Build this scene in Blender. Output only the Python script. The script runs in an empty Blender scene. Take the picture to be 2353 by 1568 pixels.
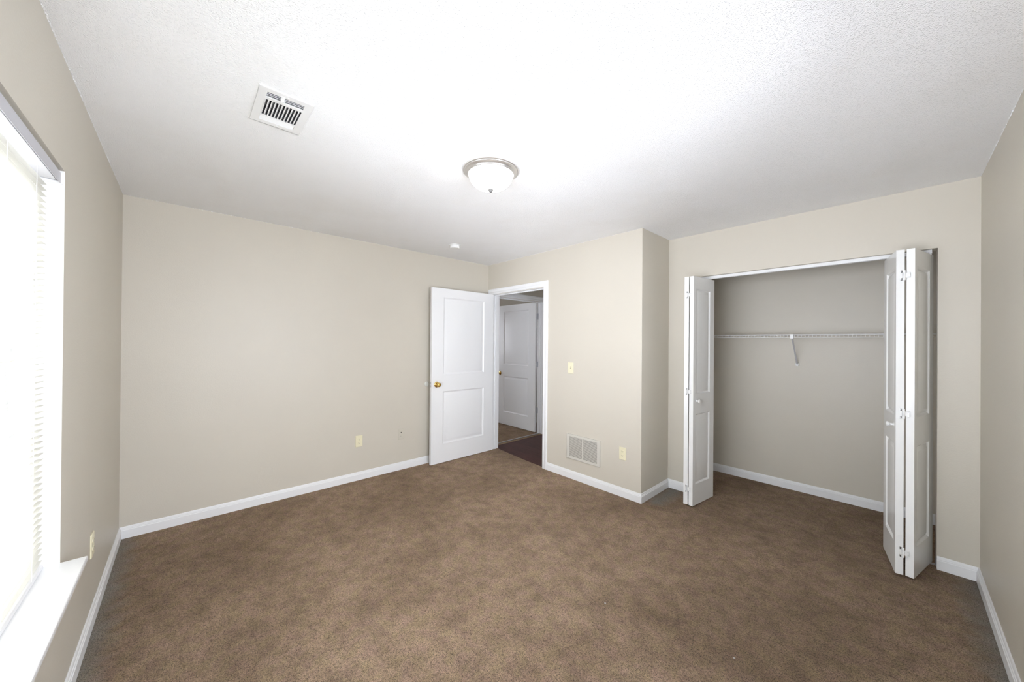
import bpy, bmesh, math, random
from mathutils import Vector, Matrix
random.seed(7)
S = bpy.context.scene
COL = S.collection

# ------------------------------------------------------------------ room measures (metres)
W = 3.3137      # depth of the room, long wall runs y = -W .. 0
X1 = 2.1785     # chase corner
D = 0.5445      # how far the closet wall stands back
X2 = 4.0539     # right wall
H = 2.44        # ceiling height
T = 0.115       # partition thickness
CB = 1.395      # closet back wall

# ------------------------------------------------------------------ camera
cam_d = bpy.data.cameras.new('camera')
cam = bpy.data.objects.new('camera', cam_d)
COL.objects.link(cam)
yaw, pitch, roll = 2.39829, 0.00357, 0.0083
F = Vector((math.cos(yaw) * math.cos(pitch), math.sin(yaw) * math.cos(pitch), math.sin(pitch)))
R0 = Vector((math.sin(yaw), -math.cos(yaw), 0))
U0 = R0.cross(F)
R = R0 * math.cos(roll) + U0 * math.sin(roll)
U = -R0 * math.sin(roll) + U0 * math.cos(roll)
M = Matrix((R, U, -F)).transposed().to_4x4()
M.translation = Vector((3.71894, -2.97894, 1.41529))
cam.matrix_world = M
cam_d.sensor_width = 36.0
cam_d.lens = 816.2536 / 2353 * 36.0
cam_d.clip_start = 0.02
S.camera = cam

# ------------------------------------------------------------------ world, daylight, exposure
S.view_settings.view_transform = 'Standard'
S.view_settings.look = 'None'
S.view_settings.gamma = 1
S.view_settings.use_curve_mapping = False
S.view_settings.exposure = -0.05
world = bpy.data.worlds.new('daylight'); S.world = world
world.use_nodes = True
bgn = world.node_tree.nodes['Background']
bgn.inputs[0].default_value = (0.955, 0.97, 1.08, 1)
bgn.inputs[1].default_value = 8.0


def area(name, loc, rot, sx, sy, power, color=(1, 1, 1)):
    l = bpy.data.lights.new(name, 'AREA'); l.shape = 'RECTANGLE'
    l.size = sx; l.size_y = sy; l.energy = power; l.color = color
    o = bpy.data.objects.new(name, l); o.location = loc; o.rotation_euler = rot
    COL.objects.link(o); return o


# overcast daylight standing right outside the window, and outside the window of the next room; two fills are added
area('daylight_at_window', (2.72, -W - 0.42, 1.35), (math.radians(90), 0, 0), 2.9, 2.0, 80, (0.955, 0.97, 1.11))
area('fill_at_window_right', (3.25, -W - 0.40, 1.25), (math.radians(90), 0, 0), 1.5, 1.6, 112, (0.955, 0.97, 1.11))  # added fill, keeps the closet side bright without heating the door wall
area('fill_at_added_window', (X2 + 0.20, -2.15, 1.32), (math.radians(90), 0, math.radians(90)), 2.0, 1.6, 72, (0.955, 0.97, 1.11))  # added fill at the invented side window, brightens the long wall
area('daylight_at_next_room', (-2.78, -0.1, 1.5), (math.radians(90), 0, math.radians(-90)), .6, 1.0, 4, (0.9, 0.95, 1.0))


# ------------------------------------------------------------------ materials
def mat(name, col, rough=0.6, metal=0.0, bump=None, var=None, spec=0.5, emis=None, trans=None):
    m = bpy.data.materials.new(name); m.use_nodes = True
    nt = m.node_tree; N = nt.nodes; L = nt.links
    b = N['Principled BSDF']
    b.inputs['Base Color'].default_value = (*col, 1)
    b.inputs['Roughness'].default_value = rough
    b.inputs['Metallic'].default_value = metal
    b.inputs['Specular IOR Level'].default_value = spec
    tc = N.new('ShaderNodeTexCoord')
    if var:      # (scale, amount): gentle tone variation
        n = N.new('ShaderNodeTexNoise'); n.inputs['Scale'].default_value = var[0]; n.inputs['Detail'].default_value = 3
        L.new(tc.outputs['Object'], n.inputs['Vector'])
        mr = N.new('ShaderNodeMapRange'); mr.inputs['From Min'].default_value = .3; mr.inputs['From Max'].default_value = .7
        mr.inputs['To Min'].default_value = 1 - var[1]; mr.inputs['To Max'].default_value = 1 + var[1]
        L.new(n.outputs['Fac'], mr.inputs['Value'])
        vm = N.new('ShaderNodeVectorMath'); vm.operation = 'SCALE'; vm.inputs[0].default_value = col
        L.new(mr.outputs['Result'], vm.inputs['Scale']); L.new(vm.outputs['Vector'], b.inputs['Base Color'])
    if bump:     # (scale, strength, distance)
        n = N.new('ShaderNodeTexNoise'); n.inputs['Scale'].default_value = bump[0]; n.inputs['Detail'].default_value = 4
        L.new(tc.outputs['Object'], n.inputs['Vector'])
        bp = N.new('ShaderNodeBump'); bp.inputs['Strength'].default_value = bump[1]; bp.inputs['Distance'].default_value = bump[2]
        L.new(n.outputs['Fac'], bp.inputs['Height']); L.new(bp.outputs['Normal'], b.inputs['Normal'])
    if emis:
        b.inputs['Emission Color'].default_value = (*emis[0], 1); b.inputs['Emission Strength'].default_value = emis[1]
    if trans:    # part of the light passes through the thin sheet
        t = N.new('ShaderNodeBsdfTranslucent'); t.inputs[0].default_value = (*col, 1)
        mx = N.new('ShaderNodeMixShader'); mx.inputs[0].default_value = trans
        L.new(b.outputs[0], mx.inputs[1]); L.new(t.outputs[0], mx.inputs[2])
        L.new(mx.outputs[0], N['Material Output'].inputs[0])
    return m


WALL = (0.63, 0.585, 0.50)
M_wall = mat('greige_wall_paint', WALL, 0.42, bump=(130, 0.25, 0.002), var=(1.3, 0.015), spec=0.4)
M_white = mat('white_semigloss_paint', (0.86, 0.86, 0.86), 0.32, bump=(60, 0.05, 0.001), spec=0.45)
M_trim = mat('white_trim_paint', (0.86, 0.86, 0.86), 0.35, bump=(25, 0.10, 0.002), spec=0.45)
M_bifold = mat('white_closet_door_paint', (0.90, 0.90, 0.885), 0.25, bump=(50, 0.05, 0.001), spec=0.5)
M_sill = mat('white_sill_gloss', (0.9, 0.9, 0.9), 0.25)
M_ivory = mat('ivory_plastic', (0.83, 0.77, 0.55), 0.35)
M_ivory_dark = mat('dark_slot', (0.08, 0.07, 0.05), 0.6)
M_painted = mat('painted_over_plate', (0.62, 0.58, 0.49), 0.4)
M_grille = mat('off_white_grille_enamel', (0.65, 0.625, 0.56), 0.4)
M_duct = mat('galvanised_duct', (0.25, 0.25, 0.27), 0.5, metal=0.5)
M_dark = mat('painted_recess_shade', (0.22, 0.21, 0.18), 0.8)
M_vent = mat('white_register_enamel', (0.85, 0.85, 0.84), 0.3)
M_brass = mat('polished_brass', (0.72, 0.50, 0.16), 0.16, metal=1.0)
M_steel = mat('zinc_steel', (0.60, 0.60, 0.62), 0.35, metal=1.0)
M_nickel = mat('brushed_nickel', (0.74, 0.72, 0.70), 0.34, metal=0.9, bump=(300, 0.05, 0.001))
M_wire = mat('white_vinyl_wire', (0.85, 0.85, 0.84), 0.35)
M_plastic = mat('white_plastic', (0.85, 0.85, 0.83), 0.4)
M_bumper = mat('clear_grey_vinyl', (0.72, 0.72, 0.66), 0.2)
M_slat = mat('white_vinyl_slat', (0.93, 0.92, 0.88), 0.4, trans=0.85)
M_rail = mat('white_blind_rail', (0.84, 0.83, 0.84), 0.35)
M_cord = mat('white_cord', (0.9, 0.9, 0.88), 0.7)
M_vinyl = mat('white_window_vinyl', (0.85, 0.85, 0.84), 0.35)
M_glow = mat('frosted_lit_glass', (0.95, 0.94, 0.92), 0.3, emis=((1.0, 0.97, 0.93), 7.0))


def glass_mat():
    m = bpy.data.materials.new('window_glass'); m.use_nodes = True
    nt = m.node_tree; N = nt.nodes; L = nt.links
    N.remove(N['Principled BSDF'])
    t = N.new('ShaderNodeBsdfTransparent'); t.inputs[0].default_value = (0.94, 0.96, 0.95, 1)
    g = N.new('ShaderNodeBsdfGlossy'); g.inputs['Roughness'].default_value = 0.02
    fr = N.new('ShaderNodeFresnel'); fr.inputs[0].default_value = 1.45
    mx = N.new('ShaderNodeMixShader')
    L.new(fr.outputs[0], mx.inputs[0]); L.new(t.outputs[0], mx.inputs[1]); L.new(g.outputs[0], mx.inputs[2])
    L.new(mx.outputs[0], N['Material Output'].inputs[0])
    return m


M_glass = glass_mat()


def ceiling_mat():
    m = mat('popcorn_ceiling', (0.94, 0.94, 0.94), 0.9, spec=0.2)
    nt = m.node_tree; N = nt.nodes; L = nt.links; b = N['Principled BSDF']
    tc = N.new('ShaderNodeTexCoord')
    n1 = N.new('ShaderNodeTexNoise'); n1.inputs['Scale'].default_value = 260; n1.inputs['Detail'].default_value = 2
    L.new(tc.outputs['Object'], n1.inputs['Vector'])
    v1 = N.new('ShaderNodeTexVoronoi'); v1.feature = 'F1'; v1.inputs['Scale'].default_value = 190
    L.new(tc.outputs['Object'], v1.inputs['Vector'])
    mr = N.new('ShaderNodeMapRange'); mr.inputs['From Min'].default_value = .05; mr.inputs['From Max'].default_value = .62; mr.interpolation_type = 'SMOOTHSTEP'
    mr.inputs['To Min'].default_value = 1; mr.inputs['To Max'].default_value = 0
    L.new(v1.outputs['Distance'], mr.inputs['Value'])
    ml = N.new('ShaderNodeMath'); ml.operation = 'MULTIPLY'; L.new(mr.outputs['Result'], ml.inputs[0]); L.new(n1.outputs['Fac'], ml.inputs[1])
    bp = N.new('ShaderNodeBump'); bp.inputs['Strength'].default_value = 0.75; bp.inputs['Distance'].default_value = 0.0034
    L.new(ml.outputs[0], bp.inputs['Height']); L.new(bp.outputs['Normal'], b.inputs['Normal'])
    # faint water stains of the old coating near the long wall
    n2 = N.new('ShaderNodeTexNoise'); n2.inputs['Scale'].default_value = 2.2; n2.inputs['Detail'].default_value = 3
    L.new(tc.outputs['Object'], n2.inputs['Vector'])
    r2 = N.new('ShaderNodeValToRGB')
    r2.color_ramp.elements[0].position = .5; r2.color_ramp.elements[0].color = (0.945, 0.945, 0.945, 1)
    r2.color_ramp.elements[1].position = .62; r2.color_ramp.elements[1].color = (0.93, 0.927, 0.92, 1)
    L.new(n2.outputs['Fac'], r2.inputs[0]); L.new(r2.outputs[0], b.inputs['Base Color'])
    return m


def carpet_mat(name='brown_carpet', dirt=True):
    m = mat(name, (0.2, 0.14, 0.1), 0.95, spec=0.15)
    nt = m.node_tree; N = nt.nodes; L = nt.links; b = N['Principled BSDF']
    b.inputs['Sheen Weight'].default_value = 0.15
    tc = N.new('ShaderNodeTexCoord')

    def noise(scale, detail=3, rough=.5, dist=0):
        n = N.new('ShaderNodeTexNoise'); n.inputs['Scale'].default_value = scale; n.inputs['Detail'].default_value = detail
        n.inputs['Roughness'].default_value = rough; n.inputs['Distortion'].default_value = dist
        L.new(tc.outputs['Object'], n.inputs['Vector']); return n

    def ramp(src, a, ca, c, cb):
        r = N.new('ShaderNodeValToRGB'); e = r.color_ramp.elements
        e[0].position = a; e[0].color = (*ca, 1); e[1].position = c; e[1].color = (*cb, 1)
        L.new(src, r.inputs[0]); return r

    def mix(kind, fac, a, c):
        x = N.new('ShaderNodeMix'); x.data_type = 'RGBA'; x.blend_type = kind
        if isinstance(fac, float): x.inputs[0].default_value = fac
        else: L.new(fac, x.inputs[0])
        for i, v in ((6, a), (7, c)):
            if isinstance(v, tuple): x.inputs[i].default_value = (*v, 1)
            else: L.new(v, x.inputs[i])
        return x.outputs[2]

    big = noise(1.1, 4, .55, .4)
    c1 = ramp(big.outputs['Fac'], .36, (0.285, 0.194, 0.116), .64, (0.420, 0.300, 0.198))
    mid = noise(9, 8, .8, .2)
    c2 = ramp(mid.outputs['Fac'], .34, (0.66, 0.63, 0.60), .58, (1.10, 1.10, 1.10))
    col = mix('MULTIPLY', 1.0, c1.outputs[0], c2.outputs[0])
    hue = noise(16, 3, .6)
    ch = ramp(hue.outputs['Fac'], .38, (1.0, 1.02, 0.90), .62, (1.02, 0.96, 1.02))
    col = mix('MULTIPLY', 1.0, col, ch.outputs[0])
    fine = noise(235, 4, .8, .4)
    c3 = ramp(fine.outputs['Fac'], .37, (0.10, 0.08, 0.06), .53, (1.45, 1.44, 1.45))
    clump = noise(85, 3, .65)
    c4 = ramp(clump.outputs['Fac'], .33, (0.66, 0.63, 0.60), .52, (1.12, 1.12, 1.13))
    col = mix('MULTIPLY', 1.0, col, c4.outputs[0])
    col = mix('MULTIPLY', 1.0, col, c3.outputs[0])
    if dirt:
        # grey dust worn into the pile along the skirting, with a ragged inner edge
        sp = N.new('ShaderNodeSeparateXYZ'); L.new(tc.outputs['Object'], sp.inputs[0])

        def mth(op, a, c=None):
            x = N.new('ShaderNodeMath'); x.operation = op
            for i, v in ((0, a), (1, c)):
                if v is None: continue
                if isinstance(v, (int, float)): x.inputs[i].default_value = v
                else: L.new(v, x.inputs[i])
            return x.outputs[0]
        dl = mth('ADD', sp.outputs['Y'], W)
        dr = mth('SUBTRACT', X2, sp.outputs['X'])
        dm = mth('MINIMUM', dl, dr)
        dn = mth('ADD', mth('MULTIPLY', mth('ABSOLUTE', mth('SUBTRACT', sp.outputs['X'], 2.26)), .9), mth('MAXIMUM', mth('SUBTRACT', .12, sp.outputs['Y']), 0.0))
        dm = mth('MINIMUM', dm, dn)
        edge = noise(9, 4, .6)
        dd = mth('SUBTRACT', dm, mth('MULTIPLY', mth('SUBTRACT', edge.outputs['Fac'], .5), .16))
        mr = N.new('ShaderNodeMapRange'); mr.inputs['From Min'].default_value = .0; mr.inputs['From Max'].default_value = .12
        mr.inputs['To Min'].default_value = .78; mr.inputs['To Max'].default_value = 0.0
        L.new(dd, mr.inputs['Value'])
        grey = mix('MULTIPLY', 1.0, (0.25, 0.245, 0.215), c3.outputs[0])
        col = mix('MIX', mr.outputs['Result'], col, grey)
        # lint specks
        v = N.new('ShaderNodeTexVoronoi'); v.inputs['Scale'].default_value = 7.0
        L.new(tc.outputs['Object'], v.inputs['Vector'])
        sz = mth('MULTIPLY', mth('POWER', v.outputs['Color'], 6.0), .075)
        spk = mth('LESS_THAN', v.outputs['Distance'], sz)
        col = mix('MIX', spk, col, (0.75, 0.72, 0.68))
    L.new(col, b.inputs['Base Color'])
    h = N.new('ShaderNodeMath'); h.operation = 'ADD'
    L.new(fine.outputs['Fac'], h.inputs[0])
    m2 = noise(45, 3, .6)
    L.new(m2.outputs['Fac'], h.inputs[1])
    bp = N.new('ShaderNodeBump'); bp.inputs['Strength'].default_value = 1.0; bp.inputs['Distance'].default_value = 0.012
    L.new(h.outputs[0], bp.inputs['Height']); L.new(bp.outputs['Normal'], b.inputs['Normal'])
    return m


def wood_mat():
    m = mat('dark_red_wood_floor', (0.05, 0.02, 0.017), 0.5, spec=0.25)
    nt = m.node_tree; N = nt.nodes; L = nt.links; b = N['Principled BSDF']
    tc = N.new('ShaderNodeTexCoord'); mp = N.new('ShaderNodeMapping'); mp.inputs['Scale'].default_value = (2, 30, 2)
    L.new(tc.outputs['Object'], mp.inputs[0])
    n = N.new('ShaderNodeTexNoise'); n.inputs['Scale'].default_value = 2; n.inputs['Detail'].default_value = 5
    L.new(mp.outputs[0], n.inputs['Vector'])
    r = N.new('ShaderNodeValToRGB'); e = r.color_ramp.elements
    e[0].position = .3; e[0].color = (0.055, 0.020, 0.017, 1); e[1].position = .7; e[1].color = (0.11, 0.042, 0.034, 1)
    L.new(n.outputs['Fac'], r.inputs[0])
    bk = N.new('ShaderNodeTexBrick'); bk.inputs['Scale'].default_value = 1; bk.inputs['Brick Width'].default_value = 1.2
    bk.inputs['Row Height'].default_value = .12; bk.inputs['Mortar Size'].default_value = .0015
    bk.inputs['Color1'].default_value = (1, 1, 1, 1); bk.inputs['Color2'].default_value = (.8, .8, .8, 1); bk.inputs['Mortar'].default_value = (.35, .35, .35, 1)
    L.new(tc.outputs['Object'], bk.inputs['Vector'])
    x = N.new('ShaderNodeMix'); x.data_type = 'RGBA'; x.blend_type = 'MULTIPLY'; x.inputs[0].default_value = 1
    L.new(r.outputs[0], x.inputs[6]); L.new(bk.outputs[0], x.inputs[7]); L.new(x.outputs[2], b.inputs['Base Color'])
    return m


M_ceil = ceiling_mat()
M_carpet = carpet_mat()
M_carpet2 = carpet_mat('brown_carpet_next_room', False)
M_wood = wood_mat()


# ------------------------------------------------------------------ mesh helpers
def box(bm, x0, x1, y0, y1, z0, z1):
    v = [bm.verts.new((x, y, z)) for z in (z0, z1) for x, y in ((x0, y0), (x1, y0), (x1, y1), (x0, y1))]
    for f in ((3, 2, 1, 0), (4, 5, 6, 7), (0, 1, 5, 4), (1, 2, 6, 5), (2, 3, 7, 6), (3, 0, 4, 7)):
        bm.faces.new([v[i] for i in f])


def prism(bm, pts, z0, z1):
    a = [bm.verts.new((x, y, z0)) for x, y in pts]; b = [bm.verts.new((x, y, z1)) for x, y in pts]
    n = len(pts)
    bm.faces.new(a[::-1]); bm.faces.new(b)
    for i in range(n):
        bm.faces.new((a[i], a[(i + 1) % n], b[(i + 1) % n], b[i]))


def lathe(bm, prof, mx=Matrix(), seg=48):
    rings = []
    for r, z in prof:
        if r < 1e-6:
            rings.append([bm.verts.new(mx @ Vector((0, 0, z)))])
        else:
            rings.append([bm.verts.new(mx @ Vector((r * math.cos(2 * math.pi * i / seg), r * math.sin(2 * math.pi * i / seg), z))) for i in range(seg)])
    for a, b in zip(rings, rings[1:]):
        for i in range(seg):
            j = (i + 1) % seg
            if len(a) == 1 and len(b) == 1: continue
            if len(a) == 1: bm.faces.new((a[0], b[i], b[j]))
            elif len(b) == 1: bm.faces.new((a[i], a[j], b[0]))
            else: bm.faces.new((a[i], a[j], b[j], b[i]))


def axis_to(p, d):
    """matrix that puts the lathe axis +z along direction d at point p"""
    q = Vector((0, 0, 1)).rotation_difference(Vector(d).normalized())
    m = q.to_matrix().to_4x4(); m.translation = Vector(p); return m


def tube(bm, p, q, r, seg=10):
    p = Vector(p); q = Vector(q); L = (q - p).length
    lathe(bm, [(0, 0), (r, 0), (r, L), (0, L)], axis_to(p, q - p), seg)


def sweep(bm, path, prof, f):
    """profile (offset, height) along a mitred 2D polyline; offset goes to the left of travel; f maps (a,b,h) to 3D"""
    P = [Vector(p) for p in path]; n = len(P); rows = []
    for i in range(n):
        ds = []
        if i > 0: ds.append((P[i] - P[i - 1]).normalized())
        if i < n - 1: ds.append((P[i + 1] - P[i]).normalized())
        ns = [Vector((-d.y, d.x)) for d in ds]
        m = ns[0] if len(ns) == 1 else (ns[0] + ns[1]) / (1 + ns[0].dot(ns[1]))
        rows.append([bm.verts.new(f(P[i].x + m.x * o, P[i].y + m.y * o, h)) for o, h in prof])
    k = len(prof)
    for a, b in zip(rows, rows[1:]):
        for i in range(k):
            j = (i + 1) % k
            bm.faces.new((a[i], a[j], b[j], b[i]))
    bm.faces.new(rows[0][::-1]); bm.faces.new(rows[-1])


def obj(name, bm, m, parent=None, bevel=0.0, smooth=True):
    bmesh.ops.remove_doubles(bm, verts=bm.verts, dist=1e-6)
    bmesh.ops.recalc_face_normals(bm, faces=bm.faces)
    me = bpy.data.meshes.new(name); bm.to_mesh(me); bm.free()
    me.materials.append(m)
    if smooth:
        me.polygons.foreach_set('use_smooth', [True] * len(me.polygons))
        me.set_sharp_from_angle(angle=math.radians(32))
    o = bpy.data.objects.new(name, me); COL.objects.link(o)
    if parent: o.parent = parent
    if bevel:
        b = o.modifiers.new('bevel', 'BEVEL'); b.width = bevel; b.segments = 2; b.limit_method = 'ANGLE'
        b.angle_limit = math.radians(40); b.harden_normals = False
    return o


def B(*boxes):
    bm = bmesh.new()
    for b in boxes: box(bm, *b)
    return bm


def thing(name, label=None, cat=None, loc=(0, 0, 0), rotz=0.0, group=None, kind=None):
    o = bpy.data.objects.new(name, None); COL.objects.link(o)
    o.empty_display_size = 0.1
    o.location = loc; o.rotation_euler = (0, 0, rotz)
    return tag(o, label, cat, group, kind)


def tag(o, label=None, cat=None, group=None, kind=None):
    if label: o['label'] = label
    if cat: o['category'] = cat
    if group: o['group'] = group
    if kind: o['kind'] = kind
    return o


def struct(name, bm, m, label, cat, bevel=0.0):
    return tag(obj(name, bm, m, None, bevel), label, cat, kind='structure')


# ------------------------------------------------------------------ room shell
OX0, OX1, OZ = 0.095, 1.0, 2.04          # bedroom doorway
CX0, CX1, CZ = 2.363, 3.887, 2.04        # closet opening
WX0, WX1, WZ0, WZ1 = 1.62, 3.85, 0.567, 2.035   # window opening, widened unseen at the right to admit more light
HY0, HY1 = 0.178, 1.09                   # doorway of the next room, seen across the hall

bm = bmesh.new()
prism(bm, [(0, -W), (X2, -W), (X2, CB), (X1 - T, CB), (X1 - T, 0.0), (OX1, 0.02), (0.7, 0.036), (0.35, 0.068), (OX0, 0.098), (OX0, 0), (0, 0)], -0.1, 0)
struct('floor', bm,
       M_carpet, 'worn brown cut pile carpet across the bedroom and closet', 'carpet floor')
struct('floor_hall', B((0.0, 1.3, 0.0, 1.2, -0.1, -0.004)), M_wood, 'dark red wood floor of the hall past the open door', 'wood floor')
struct('floor_next_room', B((-2.6, 0.0, -1.3, 1.6, -0.1, 0.0)), M_carpet2, 'brown carpet inside the room across the hall', 'carpet floor')

# ceiling with the hole for the supply register
VX0, VX1, VY0, VY1 = 1.722, 1.972, -2.745, -2.600
bm = bmesh.new()
cx0, cx1, cy0, cy1 = -0.05, X2 + .05, -W - .05, CB + .05
for b in ((cx0, VX0, cy0, cy1), (VX1, cx1, cy0, cy1), (VX0, VX1, cy0, VY0), (VX0, VX1, VY1, cy1)):
    box(bm, *b, H, H + .1)
rnd = random.Random(3)


def crumbs(bm, a, b, inward, step, rmin, rmax):
    # ragged beads of ceiling texture that ran a little down the wall
    a = Vector(a); b = Vector(b); n = int((b - a).length / step); iw = Vector(inward)
    for i in range(n):
        if rnd.random() < .25: continue
        p = a.lerp(b, (i + rnd.random()) / n) + iw * rnd.uniform(0, .003)
        r = rnd.uniform(rmin, rmax) * (1.6 if rnd.random() < .08 else 1)
        m = Matrix.Translation((p.x, p.y, H - rnd.uniform(0, .002))) @ Matrix.Diagonal((rnd.uniform(.7, 1.5), rnd.uniform(.7, 1.5), rnd.uniform(.6, 1.2), 1))
        bmesh.ops.create_icosphere(bm, subdivisions=1, radius=r, matrix=m)


crumbs(bm, (0.02, -W, 0), (2.4, -W, 0), (0, 1, 0), .005, .0008, .0018)
crumbs(bm, (X2, D - .02, 0), (X2, -.75, 0), (-1, 0, 0), .005, .0008, .0018)
crumbs(bm, (0, -W + .02, 0), (0, -.02, 0), (1, 0, 0), .009, .0014, .003)
crumbs(bm, (0.02, 0, 0), (X1, 0, 0), (0, -1, 0), .010, .0014, .003)
struct('ceiling', bm, M_ceil, 'white popcorn textured ceiling', 'ceiling')
struct('ceiling_next_room', B((-2.6, -0.05, -1.3, 1.6, H, H + .1)), M_ceil, 'ceiling of the room across the hall', 'ceiling')

TW = 0.16
struct('wall_left', B((-T, WX0, -W - TW, -W, 0, H), (WX1, X2 + T, -W - TW, -W, 0, H), (WX0, WX1, -W - TW, -W, 0, WZ0), (WX0, WX1, -W - TW, -W, WZ1, H)),
       M_wall, 'greige window wall on the left', 'wall')
struct('wall_back_left', B((-T, 0, -W, 0.0, 0, H)), M_wall, 'long greige wall behind the open white door', 'wall')
bm = bmesh.new()
box(bm, -T, OX0, 0, T, 0, H); box(bm, OX0, OX1, 0, T, OZ, H)
r = 0.006
arc = [(X1 - r + r * math.sin(a), r - r * math.cos(a)) for a in [math.radians(15 * i) for i in range(7)]]
prism(bm, [(OX1, 0)] + arc + [(X1, D + T), (X1 - T, D + T), (X1 - T, T), (OX1, T)], 0, H)
struct('wall_back_middle', bm, M_wall, 'greige wall with the doorway and return grille, ending in the outside corner', 'wall')
struct('wall_back_right', B((X1, CX0, D, D + T, 0, H), (CX1, X2, D, D + T, 0, H), (CX0, CX1, D, D + T, CZ, H)), M_wall,
       'greige wall around the closet opening', 'wall')
SY0, SY1 = -3.05, -1.25              # side window added unseen behind the camera for extra light
struct('wall_right', B((X2, X2 + T, -W, SY0, 0, H), (X2, X2 + T, SY1, CB + T, 0, H), (X2, X2 + T, SY0, SY1, 0, WZ0), (X2, X2 + T, SY0, SY1, WZ1, H)), M_wall, 'greige wall along the right edge', 'wall')
struct('wall_closet_back', B((X1 - T, X2, CB, CB + T, 0, H)), M_wall, 'greige back wall inside the closet', 'wall')
struct('wall_closet_left', B((X1 - T, X1, D + T, CB, 0, H)), M_wall, 'greige left side wall inside the closet', 'wall')
struct('wall_hall_left', B((-T, 0, T, HY0, 0, H), (-T, 0, HY1, 1.32, 0, H), (-T, 0, HY0, HY1, OZ, H)), M_wall, 'hall wall around the doorway across the hall', 'wall')
struct('wall_hall_back', B((0, 1.3 + T, 1.2, 1.2 + T, 0, H)), M_wall, 'end wall of the hall', 'wall')
struct('wall_hall_right', B((1.3, 1.3 + T, T, 1.2, 0, H)), M_wall, 'right wall of the hall', 'wall')
struct('ceiling_hall', B((0, 1.3 + T, T, 1.2, H - .002, H - .001)), M_ceil, 'hall ceiling', 'ceiling')
struct('wall_next_room_left', B((-2.6, -T, -1.3 - T, -1.3, 0, H)), M_wall, 'left wall of the room across the hall', 'wall')
struct('wall_next_room_right', B((-2.6, -T, 1.6, 1.6 + T, 0, H), (-T, -T + .02, 1.32, 1.6, 0, H)), M_wall, 'right wall of the room across the hall', 'wall')
struct('wall_next_room_back', B((-2.6 - T, -2.6, -1.3 - T, -0.4, 0, H), (-2.6 - T, -2.6, 0.2, 1.6 + T, 0, H), (-2.6 - T, -2.6, -0.4, 0.2, 0, 1.0), (-2.6 - T, -2.6, -0.4, 0.2, 2.0, H)),
       M_wall, 'far wall of the room across the hall', 'wall')

# baseboards
BP = [(0, 0), (.014, 0), (.014, .058), (.011, .062), (.011, .067), (.0075, .071), (.0075, .076), (.004, .083), (0, .083)]
flat = lambda a, b, h: (a, b, h)


def baseboard(name, path, label):
    bm = bmesh.new(); sweep(bm, path, BP, flat)
    return struct(name, bm, M_trim, label, 'baseboard', 0.0008)


# path direction chosen so the room lies on the left of travel
baseboard('baseboard_left', [(0, -W), (X2, -W)], 'white baseboard under the window')
baseboard('baseboard_back_left', [(0, 0.0), (0, -W)], 'white baseboard along the long wall')
baseboard('baseboard_back_middle', [(CX0, D), (X1, D), (X1, 0), (OX1 + .071, 0)], 'white baseboard wrapping the outside corner')
baseboard('baseboard_back_right', [(X2, D), (CX1, D)], 'short white baseboard right of the closet opening')
baseboard('baseboard_right', [(X2, -W), (X2, D)], 'white baseboard along the right wall')
baseboard('baseboard_closet', [(X2, D + T), (X2, CB), (X1, CB), (X1, D + T)], 'white baseboard inside the closet')

# ------------------------------------------------------------------ door casings and jambs
CP = [(.005, 0), (.005, .009), (.010, .012), (.028, .013), (.034, .010), (.040, .013), (.058, .018), (.069, .018), (.071, .015), (.071, 0)]


def doorway(name, label, f, w0, w1, top, depth, strike=None, hinge_side=None):
    """casing on the near face, jamb lining and stop; f maps (along, out, z)"""
    t = thing(name, label, 'door frame', kind='structure')
    bm = bmesh.new()
    # travel so that 'left' is away from the opening: up the low-w side would turn inwards, so go right to left over the top
    sweep(bm, [(w0, 0), (w0, top), (w1, top), (w1, 0)], CP, lambda a, b, h: f(a, -h, b))
    obj('casing', bm, M_trim, t, 0.0008)

    def fb(bm, a0, a1, o0, o1, z0, z1):
        p = [f(a, o, z) for a in (a0, a1) for o in (o0, o1) for z in (z0, z1)]
        xs, ys, zs = zip(*p); box(bm, min(xs), max(xs), min(ys), max(ys), min(zs), max(zs))
    bm = bmesh.new()
    fb(bm, w0 - .004, w0 + .003, 0.0005, depth, 0, top); fb(bm, w1 - .003, w1 + .004, 0.0005, depth, 0, top)
    fb(bm, w0, w1, 0.0005, depth, top - .003, top + .004)
    obj('jamb', bm, M_trim, t, 0.0006)
    bm = bmesh.new()
    s0, s1 = .042, .076
    fb(bm, w0 + .003, w0 + .014, s0, s1, 0, top - .003); fb(bm, w1 - .014, w1 - .003, s0, s1, 0, top - .003)
    fb(bm, w0 + .014, w1 - .014, s0, s1, top - .014, top - .003)
    obj('door_stop', bm, M_trim, t, 0.001)
    return t


tr1 = doorway('trim_1', 'white casing around the open bedroom doorway', lambda a, o, z: (a, o, z), OX0, OX1, OZ, T)
obj('strike_plate', B((OX1 - .0045, OX1 - .003, .008, .034, .90, .957)), M_steel, tr1)
tr2 = doorway('trim_2', 'white casing of the doorway across the hall', lambda a, o, z: (-o, a, z), HY0, HY1, OZ, T)
struct('trim_3', B((-.072, -.050, HY0 + .004, HY1 - .004, -.004, .008)), M_steel, 'thin pale metal strip where hall wood meets carpet', 'threshold strip')


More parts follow.
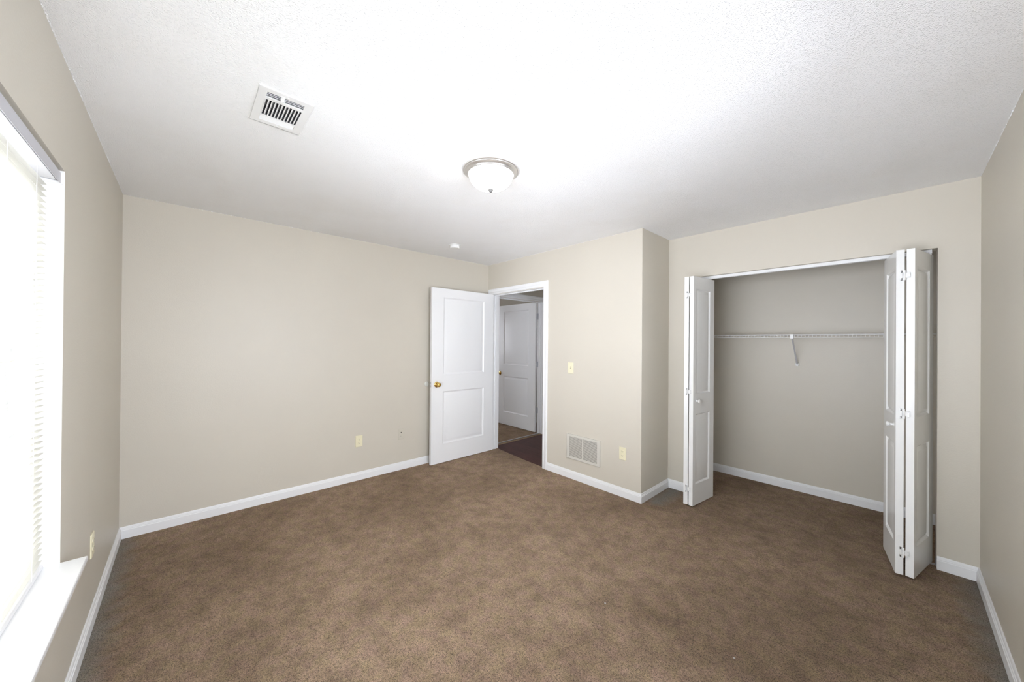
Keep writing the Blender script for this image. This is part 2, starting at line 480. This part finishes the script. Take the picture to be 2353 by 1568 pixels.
# ------------------------------------------------------------------ panel doors
def slab(bm, w, h, t, panels, prof):
    """moulded door leaf: u = x 0..w, thickness y 0..t, z 0..h, with raised panels on both faces"""
    us = sorted({0, w} | {p[0] for p in panels} | {p[1] for p in panels})
    zs = sorted({0, h} | {p[2] for p in panels} | {p[3] for p in panels})
    for side in (0, 1):
        y0 = 0 if side == 0 else t; sg = 1 if side == 0 else -1

        def quad(a, b, c, d):
            vs = [bm.verts.new(p) for p in (a, b, c, d)]
            bm.faces.new(vs if side == 0 else vs[::-1])
        for i in range(len(us) - 1):
            for k in range(len(zs) - 1):
                um, zm = (us[i] + us[i + 1]) / 2, (zs[k] + zs[k + 1]) / 2
                if any(p[0] < um < p[1] and p[2] < zm < p[3] for p in panels): continue
                quad((us[i], y0, zs[k]), (us[i + 1], y0, zs[k]), (us[i + 1], y0, zs[k + 1]), (us[i], y0, zs[k + 1]))
        for p in panels:
            def ring(ins, dep):
                y = y0 + sg * dep
                return [(p[0] + ins, y, p[2] + ins), (p[1] - ins, y, p[2] + ins), (p[1] - ins, y, p[3] - ins), (p[0] + ins, y, p[3] - ins)]
            rs = [ring(*q) for q in prof]
            for a, b in zip(rs, rs[1:]):
                for j in range(4):
                    quad(a[j], a[(j + 1) % 4], b[(j + 1) % 4], b[j])
            quad(*rs[-1])
    for a, b in (((0, 0), (0, h)), ((w, 0), (w, h))):
        bm.faces.new([bm.verts.new(p) for p in ((a[0], 0, 0), (a[0], t, 0), (a[0], t, h), (a[0], 0, h))])
    for z in (0, h):
        bm.faces.new([bm.verts.new(p) for p in ((0, 0, z), (w, 0, z), (w, t, z), (0, t, z))])


PR = [(0, 0), (.003, .003), (.008, .006), (.014, .0105), (.019, .011), (.024, .010), (.046, .003), (.050, .0025)]
PRB = [(0, 0), (.004, .004), (.009, .010), (.013, .0115), (.016, .0105), (.036, .003), (.039, .0025)]


def knob_round(t, p, d, m, r=.027):
    """door knob with a rose, axis d from point p"""
    bm = bmesh.new()
    lathe(bm, [(0, 0), (.032, 0), (.033, .003), (.029, .007), (.020, .010), (.0, .010)], axis_to(p, d), 32)
    rose = obj('knob_rose', bm, m, t)
    bm = bmesh.new()
    lathe(bm, [(.012, .008), (.011, .026), (.016, .032), (.023, .038), (r, .048), (.026, .056), (.021, .063), (.012, .066), (.011, .0645), (0, .064)], axis_to(p, d), 32)
    obj('knob', bm, m, t)


def leaf_door(name, label, loc, rotz, hinge_world):
    d = thing(name, label, 'door', loc, rotz, kind='structure')
    bm = bmesh.new()
    slab(bm, .905, 2.03, .035, [(.152, .752, .216, .827), (.152, .752, 1.022, 1.926)], PR)
    obj('door_leaf', bm, M_white, d, 0.0012)
    return d


# bedroom door, opened a quarter turn: hinge at the left jamb, leaf runs toward the camera
d1 = leaf_door('door_1', 'open white two-panel door with a brass knob standing against the long wall', (.094, -.012, .008), math.radians(-90), None)
knob_round(d1, (.838, .035, .914), (0, 1, 0), M_brass)
knob_round(d1, (.838, 0.0, .914), (0, -1, 0), M_brass)
lt = obj('latch_plate', B((.905, .9062, .006, .029, .886, .943)), M_steel, d1)
obj('latch_bolt', B((.905, .917, .011, .024, .906, .923)), M_steel, lt, 0.002)


def butt_hinge(parent, p, m, r=.0062, h=.089, name='hinge', leafdir=None):
    bm = bmesh.new()
    x, y, z = p
    n = 5
    for i in range(n):
        tube(bm, (x, y, z - h / 2 + i * h / n + .0006), (x, y, z - h / 2 + (i + 1) * h / n - .0006), r, 12)
    tube(bm, (x, y, z - h / 2 - .004), (x, y, z + h / 2 + .004), r * .6, 10)
    if leafdir:
        for (x0, x1, y0, y1) in leafdir:
            box(bm, x + x0, x + x1, y + y0, y + y1, z - h / 2, z + h / 2)
    return obj(name, bm, m, parent)


for z in (.24, 1.02, 1.80):   # knuckles between leaf and jamb
    butt_hinge(d1, (-.004, .001 - .002, z), M_white, .006)

# door of the room across the hall, opened a quarter turn away from us
d2 = leaf_door('door_2', 'half-hidden white two-panel door seen through the doorway across the hall', (-.128, HY1 - .002, .012), math.radians(180), None)
knob_round(d2, (.838, .035, .87), (0, 1, 0), M_brass)
for z in (.34, 1.06, 1.81):
    butt_hinge(d2, (-.0195, .012, z), M_steel, .0065, .09, leafdir=[(-.001, .019, -.006, -.003), (-.014, .001, -.010, -.007)])

# ------------------------------------------------------------------ bifold closet doors
BP_PAN = [(.045, .289, .180, .790), (.045, .289, .965, 1.882)]


def small_knob(parent, p, d):
    bm = bmesh.new()
    lathe(bm, [(.0, 0), (.010, 0), (.0075, .004), (.007, .014), (.012, .019), (.0165, .025), (.0165, .030), (.012, .034), (0, .0355)], axis_to(p, d), 28)
    return obj('knob', bm, M_plastic, parent)


def bifold(name, label, fold, ends, zb, knob_on):
    """two leaves folded together; fold = fold-line point, ends = far end of each leaf (left, right)"""
    t = thing(name, label, 'closet door', (fold[0], fold[1], zb), 0, kind='structure')
    th = .035
    out = []
    for s, e in zip((-1, 1), ends):
        # outer face of the leaf starts gap/2 + thickness away from the fold centre
        a = Vector((s * (.0035 + th), 0)); b = Vector((e[0] - fold[0], e[1] - fold[1])); dr = (b - a).normalized()
        ang = math.atan2(dr.y, dr.x)
        bm = bmesh.new(); slab(bm, .365, 1.99, th, BP_PAN, PRB)
        # local y must point toward the other leaf
        n = Vector((-dr.y, dr.x))
        flip = n.x * s > 0
        mx = Matrix.Translation((a.x, a.y, 0)) @ Matrix.Rotation(ang, 4, 'Z')
        if flip: mx = mx @ Matrix.Scale(-1, 4, (0, 1, 0))
        bm.transform(mx)
        out.append(obj('door_leaf', bm, M_bifold, t, 0.0012))
        if knob_on == s:
            p = a + dr * .055; nn = Vector((n.x, n.y, 0)) * (1 if n.x * s > 0 else -1)
            small_knob(t, (p.x, p.y, .905), nn)
        # top pivot / roller pin
        q = a + dr * .345 - n * (-1 if flip else 1) * -.0
        q = q + (n * -.017 if flip else n * .017)
        bm = bmesh.new(); tube(bm, (q.x, q.y, 1.985), (q.x, q.y, 2.012), .005); obj('pivot_pin', bm, M_steel, t)
    # surface hinges bridging the two edges
    for z in (.14, .985, 1.83):
        bm = bmesh.new()
        box(bm, -.020, -.0035, -.0028, 0, z - .030, z - .017); box(bm, -.020, -.0035, -.0028, 0, z + .017, z + .030)
        box(bm, -.022, -.012, -.0028, 0, z - .030, z + .030)
        box(bm, .0035, .020, -.0028, 0, z - .017, z + .017)
        box(bm, -.0045, .0055, -.0022, 0, z - .015, z + .015)
        tube(bm, (-.002, -.0035, z - .030), (-.002, -.0035, z + .030), .0028, 8)
        h = obj('hinge', bm, M_plastic, t, 0.0006)
        bm = bmesh.new()
        for sx, sz in ((-.017, -.024), (-.017, .024), (.015, -.010), (.015, .010)):
            tube(bm, (sx, -.0034, z + sz), (sx, -.0025, z + sz), .0022, 8)
        obj('screw', bm, M_steel, h)
    return t


d3 = bifold('door_3', 'narrow folded bifold door at the left side of the closet opening', (2.483, .250), ((2.380, .604), (2.566, .606)), .012, 1)
d4 = bifold('door_4', 'folded bifold door at the right side of the closet, nearest the camera', (3.747, .250), ((3.652, .605), (3.872, .605)), .014, -1)

tk = thing('trim_4', 'white metal bifold track under the closet header', 'door track', (3.125, D + .057, CZ), kind='structure')
bm = bmesh.new()
hw = (CX1 - CX0) / 2 - .022
box(bm, -hw, hw, -.016, .016, -.003, 0); box(bm, -hw, hw, -.016, -.0145, -.024, -.003); box(bm, -hw, hw, .0145, .016, -.024, -.003)
box(bm, -hw, hw, -.0145, -.006, -.024, -.0225); box(bm, -hw, hw, .006, .0145, -.024, -.0225)
obj('track_channel', bm, M_trim, tk)
obj('pivot_bracket', B((hw - .05, hw - .002, -.011, .011, -.030, -.020)), M_steel, tk)
fb = thing('floor_pivot_bracket', 'small grey metal floor bracket at the right foot of the closet opening', 'bracket', (CX1 - .0005, D + .055, 0))
obj('bracket_plate', B((-.07, 0, -.014, .014, 0.0005, .003), (-.0025, 0, -.014, .014, 0.003, .045)), M_steel, fb)
bm = bmesh.new(); tube(bm, (-.03, 0, .003), (-.03, 0, .014), .006); obj('pivot_socket', bm, M_steel, fb)

# ------------------------------------------------------------------ wire shelf in the closet
sh = thing('wire_shelf', 'long white wire shelf across the back of the closet with one slanted brace', 'shelf', (X1, CB, 1.505))
SL = X2 - X1
bm = bmesh.new()
for z in (0, -.025): tube(bm, (.002, -.305, z), (SL - .002, -.305, z), .0032, 8)
n = int(SL / .0254)
for i in range(n):
    x = .012 + i * .0254
    box(bm, x - .0013, x + .0013, -.3065, -.3035, -.025, 0)
obj('front_lip', bm, M_wire, sh)
bm = bmesh.new()
for i in range(n):
    x = .012 + i * .0254
    box(bm, x - .0013, x + .0013, -.305, -.004, -.0005, .0023)
for y in (-.2, -.1, -.006): tube(bm, (.002, y, -.003), (SL - .002, y, -.003), .003, 8)
obj('wire_deck', bm, M_wire, sh)
bx_ = 3.058 - X1
bm = bmesh.new()
tube(bm, (bx_ + .004, -.300, -.026), (bx_ - .002, -.012, -.278), .0065, 12)
br = obj('brace', bm, mat('grey_white_brace', (.62, .62, .64), .35), sh)
bm = bmesh.new(); box(bm, bx_ - .010, bx_ + .016, -.313, -.288, -.036, .004)
obj('lip_clip', bm, M_wire, br, 0.002)
bm = bmesh.new(); prism(bm, [(bx_ - .017, 0), (bx_ + .013, 0), (bx_ + .009, -.014), (bx_ - .013, -.014)], -.298, -.268)
obj('wall_clip', bm, M_plastic, br, 0.002)
for i, x in enumerate((.30, 1.25, 1.62)):
    obj('wall_clip', B((x - .008, x + .008, -.014, 0, -.008, .010)), M_plastic, sh, .002)

# ------------------------------------------------------------------ ceiling lamp
lp = thing('ceiling_light', 'round flush ceiling light with a brushed nickel rim and glowing frosted glass bowl', 'ceiling light', (2.073, -1.648, H))
bm = bmesh.new()
lathe(bm, [(0, 0), (.150, 0), (.163, -.001), (.166, -.004), (.166, -.010), (.162, -.013), (.159, -.013), (.158, -.016), (.152, -.019), (.149, -.020), (.146, -.022),
           (.141, -.027), (.139, -.031), (.136, -.033), (.133, -.032), (.131, -.029), (.131, -.024), (0, -.024)], seg=96)
obj('metal_rim', bm, M_nickel, lp)
bm = bmesh.new()
prof = [(.129, -.026), (.130, -.034)]
for i in range(1, 15):
    a = i / 14 * math.pi / 2
    prof.append((.130 * math.cos(a) ** .9 if i < 14 else 0, -.034 - .083 * math.sin(a)))
lathe(bm, prof, seg=96)
obj('glass_bowl', bm, M_glow, lp)
bm = bmesh.new()
lathe(bm, [(0, -.115), (.0145, -.116), (.0155, -.119), (.013, -.123), (.011, -.128), (.007, -.133), (0, -.135)], seg=32)
obj('finial', bm, mat('satin_nickel_finial', (.13, .125, .12), .5), lp)

# ------------------------------------------------------------------ smoke detector
sd = thing('smoke_detector', 'small white round smoke detector on the ceiling near the far corner', 'smoke detector', (.530, -.882, H))
bm = bmesh.new(); lathe(bm, [(0, 0), (.062, 0), (.063, -.004), (.060, -.007), (0, -.007)], seg=48); obj('mounting_plate', bm, M_plastic, sd)
bm = bmesh.new(); lathe(bm, [(0, -.006), (.049, -.006), (.050, -.028), (.046, -.034), (.030, -.036), (0, -.036)], seg=48); obj('detector_body', bm, M_plastic, sd)

# ------------------------------------------------------------------ supply register in the ceiling
vc = ((1.847), (-2.6725))
vt = thing('air_register', 'white louvred air register in the ceiling near the window wall', 'air vent', (vc[0], vc[1], H))
bm = bmesh.new()
hx, hy = .1465, .0985
# plate with three window areas: lever-side slots, centre louvres, far-side slots
areas = [(.082, .118), (-.070, .062), (-.117, -.078)]
ay = .067
ys = [-hy, -ay, ay, hy]
xs = sorted({-hx, hx} | {v for a in areas for v in a})
for i in range(len(xs) - 1):
    for k in range(3):
        xm = (xs[i] + xs[i + 1]) / 2
        if k == 1 and any(a[0] < xm < a[1] for a in areas): continue
        box(bm, xs[i], xs[i + 1], ys[k], ys[k + 1], -.006, -.0035)
# rolled rim down to the ceiling
for (a0, a1, b0, b1) in ((-hx, hx, -hy, -hy + .0025), (-hx, hx, hy - .0025, hy), (-hx, -hx + .0025, -hy, hy), (hx - .0025, hx, -hy, hy)):
    box(bm, a0, a1, b0, b1, -.006, .0)
obj('face_plate', bm, M_vent, vt, 0.0012)


def fin(bm, along, c, w, l0, l1, tilt, z, th=.0012):
    """thin blade; along 'x' or 'y', centred on c across, tilted"""
    dx = w / 2 * math.cos(tilt); dz = w / 2 * math.sin(tilt)
    nx, nz = -math.sin(tilt) * th / 2, math.cos(tilt) * th / 2
    pts = [(c - dx + nx, z - dz + nz), (c - dx - nx, z - dz - nz), (c + dx - nx, z + dz - nz), (c + dx + nx, z + dz + nz)]
    vs = []
    for l in (l0, l1):
        for a, zz in pts:
            vs.append(bm.verts.new((l, a, zz) if along == 'x' else (a, l, zz)))
    for f in ((0, 1, 2, 3), (7, 6, 5, 4), (0, 4, 5, 1), (1, 5, 6, 2), (2, 6, 7, 3), (3, 7, 4, 0)):
        bm.faces.new([vs[i] for i in f])


for i in range(11):
    bm = bmesh.new()
    c = -ay + .0045 + i * (2 * ay - .009) / 10
    fin(bm, 'x', c, .0115, -.070, .062, math.radians(62), .001)
    box(bm, -.070, .062, c - .0065, c - .0025, -.006, -.0035)
    obj('louvre', bm, M_vent, vt)
bm = bmesh.new()
for i in range(4):
    c = .082 + i * .012
    fin(bm, 'y', c, .009, -ay, ay, math.radians(-50), -.001)
obj('slot_bank', bm, M_vent, vt)
bm = bmesh.new()
for i in range(5):
    c = -.117 + i * .0098
    fin(bm, 'y', c, .0088, -ay, ay, math.radians(25), -.002)
obj('slot_bank', bm, M_vent, vt)
bm = bmesh.new()
for i in range(5):
    fin(bm, 'x', -.05 + i * .0265, .022, -.06, .115, math.radians(20), .035)
obj('damper_blade', bm, M_duct, vt)
obj('damper_lever', B((.100, .128, -.020, -.006, -.0085, -.005), (.106, .110, -.020, -.006, -.017, -.006)), M_vent, vt, .001)
bm = bmesh.new()
bm.free()
for s in (-1, 1):
    bm = bmesh.new()
    lathe(bm, [(0, -.0085), (.003, -.008), (.004, -.006), (0, -.006)], Matrix.Translation((s * .1315, .004, 0)), 12)
    obj('screw', bm, M_vent, vt)
bm = bmesh.new()
e = .0015
x0, x1_, y0, y1 = VX0 - vc[0] + e, VX1 - vc[0] - e, VY0 - vc[1] + e, VY1 - vc[1] - e
box(bm, x0, x0 + .001, y0, y1, 0, .18); box(bm, x1_ - .001, x1_, y0, y1, 0, .18)
box(bm, x0, x1_, y0, y0 + .001, 0, .18); box(bm, x0, x1_, y1 - .001, y1, 0, .18); box(bm, x0, x1_, y0, y1, .18, .182)
obj('duct_boot', bm, M_duct, vt)

# ------------------------------------------------------------------ return-air grille low on the door wall
gr = thing('return_grille', 'wide off-white return air grille low on the wall right of the doorway', 'air vent', (1.5585, 0, .3345))
bm = bmesh.new()
gx, gz = .2035, .127
cols = [(-.1705, -.0085), (.0085, .1705)]
zt, zb = .102, -.099
xs = sorted({-gx, gx} | {v for a in cols for v in a}); zs = [-gz, zb, zt, gz]
for i in range(len(xs) - 1):
    for k in range(3):
        xm = (xs[i] + xs[i + 1]) / 2
        if k == 1 and any(a[0] < xm < a[1] for a in cols): continue
        box(bm, xs[i], xs[i + 1], -.011, -.009, zs[k], zs[k + 1])
for (a0, a1, b0, b1) in ((-gx, gx, -gz, -gz + .002), (-gx, gx, gz - .002, gz), (-gx, -gx + .002, -gz, gz), (gx - .002, gx, -gz, gz)):
    box(bm, a0, a1, -.011, 0, b0, b1)
obj('grille_frame', bm, M_grille, gr, 0.0012)
for a in cols:
    bm = bmesh.new()
    for i in range(18):
        z = zb + .004 + i * (zt - zb - .002) / 18
        box(bm, a[0], a[1], -.0105, -.0093, z, z + .0068)
        vs = [bm.verts.new(p) for p in ((a[0], -.0095, z + .0068), (a[1], -.0095, z + .0068), (a[1], -.003, z + .0005), (a[0], -.003, z + .0005),
                                        (a[0], -.0085, z + .0068), (a[1], -.0085, z + .0068), (a[1], -.002, z + .0005), (a[0], -.002, z + .0005))]
        for f in ((0, 1, 2, 3), (7, 6, 5, 4), (0, 4, 5, 1), (2, 6, 7, 3), (1, 5, 6, 2), (3, 7, 4, 0)):
            bm.faces.new([vs[j] for j in f])
    obj('louvre_bank', bm, M_grille, gr)
obj('recess_shade_sheet', B((-.175, .175, -.0015, -.0003, -.103, .105)), M_dark, gr)  # flat dark sheet, colour stands in for shade in the hollow behind
for s in (-1, 1):
    bm = bmesh.new()
    lathe(bm, [(0, .0), (.0035, 0), (.003, .0015), (0, .002)], axis_to((s * .188, -.011, 0), (0, -1, 0)), 12)
    obj('screw', bm, M_grille, gr)


# ------------------------------------------------------------------ wall plates; local frame: x along wall, -y out into the room
def plate(t, m, bevel=.0018):
    bm = bmesh.new()
    w, h = .035, .0575
    pts = [(-w, -h), (w, -h), (w, h), (-w, h)]
    a = [bm.verts.new((x, 0, z)) for x, z in pts]
    b = [bm.verts.new((x, -.0035, z)) for x, z in pts]
    c = [bm.verts.new((x * .92, -.006, z * .95)) for x, z in pts]
    for p, q in ((a, b), (b, c)):
        for i in range(4): bm.faces.new((p[i], p[(i + 1) % 4], q[(i + 1) % 4], q[i]))
    bm.faces.new(c); bm.faces.new(a[::-1])
    return obj('cover_plate', bm, m, t, .0008)


def outlet(label, loc, rotz, group=None):
    t = thing('wall_outlet', label, 'outlet', loc, rotz, group='ivory wall outlets')
    plate(t, M_ivory)
    for s in (-1, 1):
        bm = bmesh.new(); zc = s * .0195
        pts = [(.0165 * math.cos(a), .0143 * math.sin(a)) for a in [2 * math.pi * i / 28 for i in range(28)]]
        pts = [(x, max(-.0120, min(.0120, z * 1.15))) for x, z in pts]
        a_ = [bm.verts.new((x, -.0055, z + zc)) for x, z in pts]; b_ = [bm.verts.new((x * .96, -.0082, z * .96 + zc)) for x, z in pts]
        for i in range(28): bm.faces.new((a_[i], a_[(i + 1) % 28], b_[(i + 1) % 28], b_[i]))
        bm.faces.new(b_); bm.faces.new(a_[::-1])
        f = obj('receptacle', bm, M_ivory, t)
        bm = bmesh.new()
        box(bm, -.0075, -.0055, -.0084, -.0079, zc, zc + .007); box(bm, .0055, .0075, -.0084, -.0079, zc + .001, zc + .007)
        lathe(bm, [(0, 0), (.0024, 0), (.0024, .0005), (0, .0005)], axis_to((0, -.0079, zc - .005), (0, -1, 0)), 12)
        obj('slots', bm, M_ivory_dark, f)
    bm = bmesh.new(); lathe(bm, [(0, 0), (.0028, 0), (.002, .0012), (0, .0014)], axis_to((0, -.006, 0), (0, -1, 0)), 14)
    obj('screw', bm, M_ivory, t)
    return t


Q = math.radians
outlet('ivory duplex outlet on the long wall behind the open door', (0, -1.668, .3945), Q(90))
outlet('ivory duplex outlet beside the outside corner, right of the return grille', (2.001, 0, .3965), 0)
outlet('ivory duplex outlet under the corner of the window sill, seen edge on', (1.015, -W, .394), Q(180))

cp = thing('cable_plate', 'painted-over cable wall plate close to the open door, right of the ivory outlet', 'wall plate', (0, -1.216, .391), Q(90))
plate(cp, M_painted)
bm = bmesh.new(); lathe(bm, [(0, 0), (.0065, 0), (.006, .001), (0, .001)], axis_to((0, -.006, .0165), (0, -1, 0)), 20); obj('coax_jack', bm, M_ivory_dark, cp)
bm = bmesh.new(); lathe(bm, [(0, 0), (.008, 0), (.0065, .003), (0, .0035)], axis_to((0, -.006, -.020), (0, -1, 0)), 20); obj('port_cap', bm, M_painted, cp)
bm = bmesh.new(); lathe(bm, [(0, 0), (.003, 0), (.002, .001), (0, .0012)], axis_to((0, -.006, .042), (0, -1, 0)), 12); obj('screw', bm, M_painted, cp)

sw = thing('light_switch', 'ivory toggle light switch on the wall right of the doorway', 'light switch', (1.3935, 0, 1.151))
plate(sw, M_ivory)
obj('toggle_slot', B((-.0052, .0052, -.0068, -.0058, -.012, .012)), M_ivory_dark, sw)
bm = bmesh.new()
vs = [bm.verts.new(p) for p in ((-.004, -.006, -.008), (.004, -.006, -.008), (.004, -.006, .004), (-.004, -.006, .004),
                                (-.0032, -.016, .004), (.0032, -.016, .004), (.0032, -.015, .009), (-.0032, -.015, .009))]
for f in ((0, 1, 2, 3), (4, 7, 6, 5), (0, 4, 5, 1), (1, 5, 6, 2), (2, 6, 7, 3), (3, 7, 4, 0)): bm.faces.new([vs[i] for i in f])
obj('toggle', bm, M_ivory, sw, .0006)
for s in (-1, 1):
    bm = bmesh.new(); lathe(bm, [(0, 0), (.003, 0), (.002, .001), (0, .0012)], axis_to((0, -.006, s * .030), (0, -1, 0)), 12)
    obj('screw', bm, M_ivory, sw)

wb = thing('wall_bumper', 'round clear door bumper on the long wall beside the door edge', 'door bumper', (0, -.905, .92), Q(90))
bm = bmesh.new(); lathe(bm, [(0, 0), (.030, 0), (.030, .004), (.025, .009), (.018, .010), (.012, .007), (0, .006)], axis_to((0, 0, 0), (0, -1, 0)), 32)
obj('bumper_disc', bm, M_bumper, wb)

# ------------------------------------------------------------------ window
wn = thing('window_1', 'tall blown-out window at the left edge with white returns and a deep white sill', 'window', ((WX0 + WX1) / 2, -W, WZ0), kind='structure')
ww = (WX1 - WX0) / 2; wh = WZ1 - WZ0
bm = bmesh.new()   # white returns lining the recess
box(bm, -ww, -ww + .003, -.105, -.0005, .018, wh); box(bm, ww - .003, ww, -.105, -.0005, .018, wh)
obj('window_return', bm, M_sill, wn)
bm = bmesh.new()
box(bm, -ww, ww, -.105, .0, 0, .018); box(bm, -ww - .0, ww + .0, .0, .067, 0, .018)
obj('window_sill', bm, M_sill, wn, .003)
bm = bmesh.new()
fw = .045
box(bm, -ww, -ww + fw, -.155, -.105, 0, wh); box(bm, ww - fw, ww, -.155, -.105, 0, wh)
box(bm, -ww + fw, ww - fw, -.155, -.105, 0, fw); box(bm, -ww + fw, ww - fw, -.155, -.105, wh - fw, wh); box(bm, -.03, .03, -.155, -.105, fw, wh - fw)
fr_ = obj('window_frame', bm, M_vinyl, wn, .002)
for s in (-1, 1):
    a, b = (-ww + fw, -.03) if s < 0 else (.03, ww - fw)
    bm = bmesh.new()
    m = wh * .5
    for (z0, z1, yo) in ((fw, m + .02, -.128), (m - .02, wh - fw, -.15)):
        box(bm, a, a + .032, yo, yo + .02, z0, z1); box(bm, b - .032, b, yo, yo + .02, z0, z1)
        box(bm, a + .032, b - .032, yo, yo + .02, z0, z0 + .036); box(bm, a + .032, b - .032, yo, yo + .02, z1 - .036, z1)
    obj('sash', bm, M_vinyl, wn, .0015)
    bm = bmesh.new()
    box(bm, a + .032, b - .032, -.121, -.118, fw + .036, m - .016)
    box(bm, a + .032, b - .032, -.143, -.140, m + .016, wh - fw - .036)
    obj('glass_pane', bm, M_glass, wn)

w2 = thing('added_light_window', 'plain white side window added unseen behind the camera for extra light', 'window', (X2, (SY0 + SY1) / 2, WZ0), kind='structure')  # invented window, lets more light onto the long wall
sw2 = (SY1 - SY0) / 2; sh2 = WZ1 - WZ0
bm = bmesh.new()
box(bm, .05, .095, -sw2, -sw2 + .045, 0, sh2); box(bm, .05, .095, sw2 - .045, sw2, 0, sh2)
box(bm, .05, .095, -sw2 + .045, sw2 - .045, 0, .045); box(bm, .05, .095, -sw2 + .045, sw2 - .045, sh2 - .045, sh2); box(bm, .05, .095, -sw2 + .045, sw2 - .045, sh2 / 2 - .02, sh2 / 2 + .02)
obj('window_frame', bm, M_vinyl, w2, .002)
bm = bmesh.new(); box(bm, .070, .073, -sw2 + .045, sw2 - .045, .045, sh2 / 2 - .02); box(bm, .070, .073, -sw2 + .045, sw2 - .045, sh2 / 2 + .02, sh2 - .045)
obj('glass_pane', bm, M_glass, w2)

# ------------------------------------------------------------------ mini blind
bl = thing('window_blind', 'white horizontal mini blind lowered over the bright window', 'window blind', ((WX0 + WX1) / 2, -W, WZ0 + .018))
hb = WZ1 - .003 - (WZ0 + .018)      # local height of recess top
bw = ww - .012
bm = bmesh.new()
box(bm, -bw, bw, -.060, -.018, hb - .006, hb - .004); box(bm, -bw, bw, -.060, -.058, hb - .036, hb - .004); box(bm, -bw, bw, -.020, -.018, hb - .036, hb - .004)
box(bm, -bw, bw, -.060, -.018, hb - .036, hb - .034)
obj('headrail', bm, M_rail, bl, .001)
obj('valance', B((-bw - .003, bw + .003, -.0105, -.0075, hb - .046, hb - .007)), mat('grey_white_valance', (0.58, 0.575, 0.61), .4), bl, .001)
for s in (-1, 1):
    obj('bracket', B((s * (bw + .0045) - .0045, s * (bw + .0045) + .0045, -.062, -.004, hb - .047, hb - .001)), M_vinyl, bl, .0008)
bm = bmesh.new()
tilt = math.radians(12)
yc = -.0505
zz = .028
ns = 0
while zz < hb - .045:
    pts = []
    for k in range(5):
        a = -.0125 + k * .00625
        c = .0022 * (1 - (a / .0125) ** 2)
        yy = a * math.cos(tilt) - c * math.sin(tilt); z_ = a * math.sin(tilt) + c * math.cos(tilt)
        pts.append((yc + yy, zz + z_))
    top = [[bm.verts.new((x, y, z + .0004)) for (y, z) in pts] for x in (-bw, bw)]
    bot = [[bm.verts.new((x, y, z - .0004)) for (y, z) in pts] for x in (-bw, bw)]
    for k in range(4):
        bm.faces.new((top[0][k], top[1][k], top[1][k + 1], top[0][k + 1]))
        bm.faces.new((bot[0][k], bot[0][k + 1], bot[1][k + 1], bot[1][k]))
    for k in (0, 4): bm.faces.new((top[0][k], bot[0][k], bot[1][k], top[1][k]))
    for j in (0, 1):
        for k in range(4): bm.faces.new((top[j][k], top[j][k + 1], bot[j][k + 1], bot[j][k]))
    zz += .0215; ns += 1
obj('slats', bm, M_slat, bl)
obj('bottom_rail', B((-bw, bw, -.063, -.036, .0005, .016)), M_rail, bl, .003)
for x in (-bw + .13, -bw + .40, 0.0, bw - .40, bw - .13):
    bm = bmesh.new()
    for y in (-.0365, -.0645): box(bm, x - .0009, x + .0009, y - .0007, y + .0007, .016, hb - .036)
    obj('ladder_cord', bm, M_cord, bl)
bm = bmesh.new(); tube(bm, (bw - .07, -.028, hb - .7), (bw - .07, -.028, hb - .04), .003, 8)
obj('tilt_wand', bm, M_plastic, bl)
